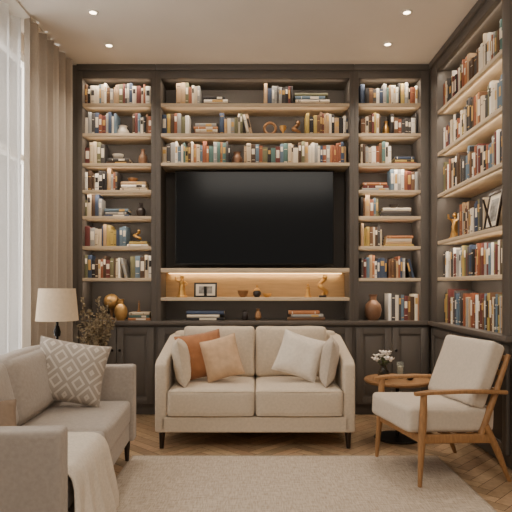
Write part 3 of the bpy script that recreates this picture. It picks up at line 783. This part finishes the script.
# ------------------------------------------------------------------ twigs in floor vase
tw = thing('twig_vase', 'dark floor vase of dried leafy twigs behind the taupe sofa', 'plant', (-1.165, 3.98, 0))
bm = bmesh.new(); lathe(bm, vaseprof(.60, .06, .10, .05, .06), 28); obj('vase', bm, M_darkcer, tw)
rr = random.Random(8); sb = bmesh.new(); lb = bmesh.new()
for k in range(32):
    a = rr.uniform(0, 2*PI); sp = rr.uniform(.03, .17); top = rr.uniform(.74, 1.03)
    p0 = Vector((.015*math.cos(a), .015*math.sin(a), .45)); p3 = Vector((sp*math.cos(a), sp*math.sin(a)*.8, top)); md = (p0+p3)/2+Vector((-.02*math.sin(a), .02*math.cos(a), .04))
    pts = [p0, (p0+md)/2, md, (md+p3)/2+Vector((0, 0, .01)), p3]; tube(sb, pts, [.003, .003, .0025, .002, .001], 5)
    for q in range(38):
        s = rr.uniform(.4, 1); i = min(int(s*4), 3); b_ = pts[i].lerp(pts[i+1], s*4-i)
        d = Vector((rr.uniform(-1, 1), rr.uniform(-1, 1), rr.uniform(-.3, 1))).normalized(); L_ = rr.uniform(.016, .034); sd_ = d.cross(Vector((rr.uniform(-1, 1), rr.uniform(-1, 1), .3))).normalized()*L_*.28
        lb.faces.new([lb.verts.new(v) for v in (b_, b_+d*L_*.5+sd_, b_+d*L_, b_+d*L_*.5-sd_)])
obj('stem', sb, M_twig, tw); obj('leaves', lb, M_leaf, tw)

# ------------------------------------------------------------------ side table
tx, ty = 1.03, 3.97
st = thing('side_table', 'round walnut side table between sofa and armchair', 'table', (tx, ty, 0))
bm = bmesh.new(); lathe(bm, [(0, .403), (.225, .403), (.238, .412), (.24, .424), (.234, .432), (0, .432)], 48); obj('tabletop', bm, M_tablew, st)
bm = bmesh.new(); tube(bm, [(0, 0, .012), (0, 0, .404)], .014, 14); lathe(bm, [(0, .385), (.05, .385), (.06, .403), (0, .403)], 20); obj('pedestal', bm, M_metal, st)
bm = bmesh.new(); lathe(bm, [(0, 0), (.165, 0), (.168, .006), (.16, .013), (.02, .02), (0, .02)], 40); obj('base', bm, M_metal, st)
TZ = .432
fv = thing('flower_vase', 'small glass vase of white flowers on the round side table', 'flowers', (tx-.105, ty-.02, TZ))
fv.scale = (1.2, 1.2, 1.2)
bm = bmesh.new(); lathe(bm, [(0, 0), (.024, 0), (.034, .015), (.036, .04), (.022, .065), (.018, .08), (.022, .088), (.018, .088), (.015, .08), (.018, .065), (.030, .04), (0, .01)], 24); obj('vase', bm, M_smoke, fv)
sb = bmesh.new(); rr = random.Random(4); heads = []
for k in range(14):
    a = k*2*PI/7+rr.uniform(-.3, .3); sp = rr.uniform(.04, .075) if k < 7 else rr.uniform(.005, .04); top = rr.uniform(.11, .14) if k < 7 else rr.uniform(.135, .165)
    e = Vector((sp*math.cos(a), sp*math.sin(a), top)); tube(sb, [(0, 0, .02), (.3*e.x, .3*e.y, .085), e], .0016, 5); heads.append(e)
obj('stems', sb, M_stemg, fv)
lb = bmesh.new()
for k in range(14):
    a = rr.uniform(0, 2*PI); z = rr.uniform(.085, .12); d = Vector((math.cos(a), math.sin(a), rr.uniform(-.2, .6))); b_ = Vector((0.01*math.cos(a), .01*math.sin(a), z)); s_ = Vector((-math.sin(a), math.cos(a), 0))*.009
    lb.faces.new([lb.verts.new(v) for v in (b_, b_+d*.022+s_, b_+d*.045, b_+d*.022-s_)])
obj('leaves', lb, M_stemg, fv)
for e in heads:
    bm = bmesh.new(); ball(bm, e, .010, seg=8)
    for k in range(6):
        a = k*PI/3; d = Vector((math.cos(a), math.sin(a), .25)); s_ = Vector((-math.sin(a), math.cos(a), 0))*.010
        bm.faces.new([bm.verts.new(v) for v in (e, e+d*.014+s_, e+d*.025+Vector((0, 0, .005)), e+d*.014-s_)])
    obj('flower', bm, M_petal, fv)
cd = thing('candle_holder', 'slim glass candle holder with cream candle on the side table', 'candle', (tx+.025, ty+.02, TZ))
bm = bmesh.new(); lathe(bm, [(0, 0), (.024, 0), (.026, .12), (.023, .12), (.021, .006), (0, .006)], 24); obj('glass', bm, M_glass, cd)
bm = bmesh.new(); lathe(bm, [(0, .0065), (.018, .0065), (.018, .085), (.002, .083), (.002, .095), (0, .095)], 20); obj('candle', bm, M_candle, cd)
pot('bowl', 'tiny dark dish on the side table beside the candle', 'dish', (tx+.075, ty-.06, TZ), bowlprof(.028, .022), M_darkcer)

# ------------------------------------------------------------------ armchair
ac = thing('armchair', 'wooden-framed armchair with cream cushions at the right', 'armchair', (1.09, 3.29, 0), math.radians(192))
RC = .38
for s in (-1, 1):
    bm = bmesh.new(); zf = RUGZ+.001
    tube(bm, [(.262, s*.275, zf), (.245, s*.268, .26), (.235, s*.265, .40), (.232, s*.265, .51)], [.011, .021, .021, .018], 12); obj('leg', bm, M_chairw, ac)
    bm = bmesh.new(); tube(bm, [(-.295, s*.272, 0.0), (-.22, s*.266, .18), (-.15, s*.262, .32)], [.011, .020, .020], 12); obj('leg', bm, M_chairw, ac)
    bm = bmesh.new(); sweep(bm, [(.285, s*.268, .516), (.2, s*.269, .522), (.0, s*.270, .521), (-.15, s*.268, .513), (-.28, s*.264, .503)], [.034, .05, .048, .04, .032], [.020, .024, .024, .024, .022]); obj('armrest', bm, M_chairw, ac)
    bm = bmesh.new(); tube(bm, [(-.120, s*.252, .25), (-.220, s*.252, .5), (-.305, s*.250, .715)], [.019, .018, .013], 12); obj('back_post', bm, M_chairw, ac)
bm = bmesh.new()
for s in (-1, 1): sweep(bm, [(.245, s*.258, .266), (.0, s*.258, .256), (-.19, s*.258, .245)], [.026]*3, [.05]*3)
box(bm, .225, .25, -.262, .262, .241, .289, .004); box(bm, -.17, -.145, -.26, .26, .231, .271, .004)
for k in range(4): box(bm, -.14+k*.09, -.10+k*.09, -.25, .25, .264, .274, .003)
obj('seat_frame', bm, M_chairw, ac)
bm = bmesh.new()
for z in (.40, .51, .61, .69):
    x = -.120-.185*(z-.25)/.465; box(bm, x-.008, x+.008, -.25, .25, z-.016, z+.016, .003)
obj('back_slats', bm, M_chairw, ac)
bm = soft_box(.54, .49, .14, .026, (.004, .004, .005), 18, .003, 21); xf(bm, Matrix.Translation((.045, 0, .355)) @ Matrix.Rotation(-.045, 4, 'Y')); obj('seat_cushion', bm, M_chairf, ac, ang=180)
bm = soft_box(.095, .50, .39, .026, (.006, 0, .0), 18, .003, 22); xf(bm, Matrix.Translation((-.182, 0, .598)) @ Matrix.Rotation(-RC, 4, 'Y')); obj('back_cushion', bm, M_chairf, ac, ang=180)

# ------------------------------------------------------------------ ceiling lights
def spot(loc, power, ang=120, blend=.9):
    l = bpy.data.lights.new('downlight_lamp', 'SPOT'); l.energy = power; l.color = (1, .88, .74); l.spot_size = math.radians(ang); l.spot_blend = blend; l.shadow_soft_size = .05
    o = bpy.data.objects.new('downlight_lamp', l); C.objects.link(o); o.location = loc
for (x, y), wh in zip(((-1.126, 3.765), (-1.154, 4.28), (1.03, 4.26), (1.043, 3.765)), ('front left, nearer the window', 'back left, nearer the left bookcase', 'back right, nearer the narrow right bookcase', 'front right, nearer the right wall')):
    t = thing('downlight', 'small recessed ceiling downlight, '+wh, 'ceiling light', (x, y, H), group='recessed ceiling downlights')
    bm = bmesh.new(); lathe(bm, [(.024, -.001), (.024, -.006), (.036, -.004), (.037, 0), (.024, -.001)], 28); obj('ring', bm, M_trimw, t)
    bm = bmesh.new(); lathe(bm, [(0, -.0035), (.024, -.0035), (.024, -.001), (0, -.001)], 24); obj('lens', bm, M_lens, t)
    spot((x, y, H-.03), 30)

# ------------------------------------------------------------------ lights, world, camera
def area(loc, rot, sx, sy, power, colr):
    l = bpy.data.lights.new('area', 'AREA'); l.shape = 'RECTANGLE'; l.size = sx; l.size_y = sy; l.energy = power; l.color = colr
    o = bpy.data.objects.new('area', l); C.objects.link(o); o.location = loc; o.rotation_euler = rot
area((XL-.5, 2.9, 1.6), (0, -PI/2, 0), 2.6, 2.8, 310, (1, .98, .96))
area((.2, 1.2, 2.93), (math.radians(18), 0, 0), 2.2, 1.6, 52, (1, .92, .81))  # soft fill added below the ceiling, no fixture there
w = bpy.data.worlds.new('world'); bpy.context.scene.world = w; w.use_nodes = True
bg = w.node_tree.nodes['Background']; bg.inputs[0].default_value = (1, .94, .86, 1); bg.inputs[1].default_value = .58

cam = bpy.data.cameras.new('camera'); co = bpy.data.objects.new('camera', cam); C.objects.link(co)
cam.sensor_width = 36; cam.lens = 36*F/512; cam.shift_y = 31/512; cam.clip_start = .05
co.location = (0, 0, EYE); co.rotation_euler = (PI/2, 0, 0)
bpy.context.scene.camera = co
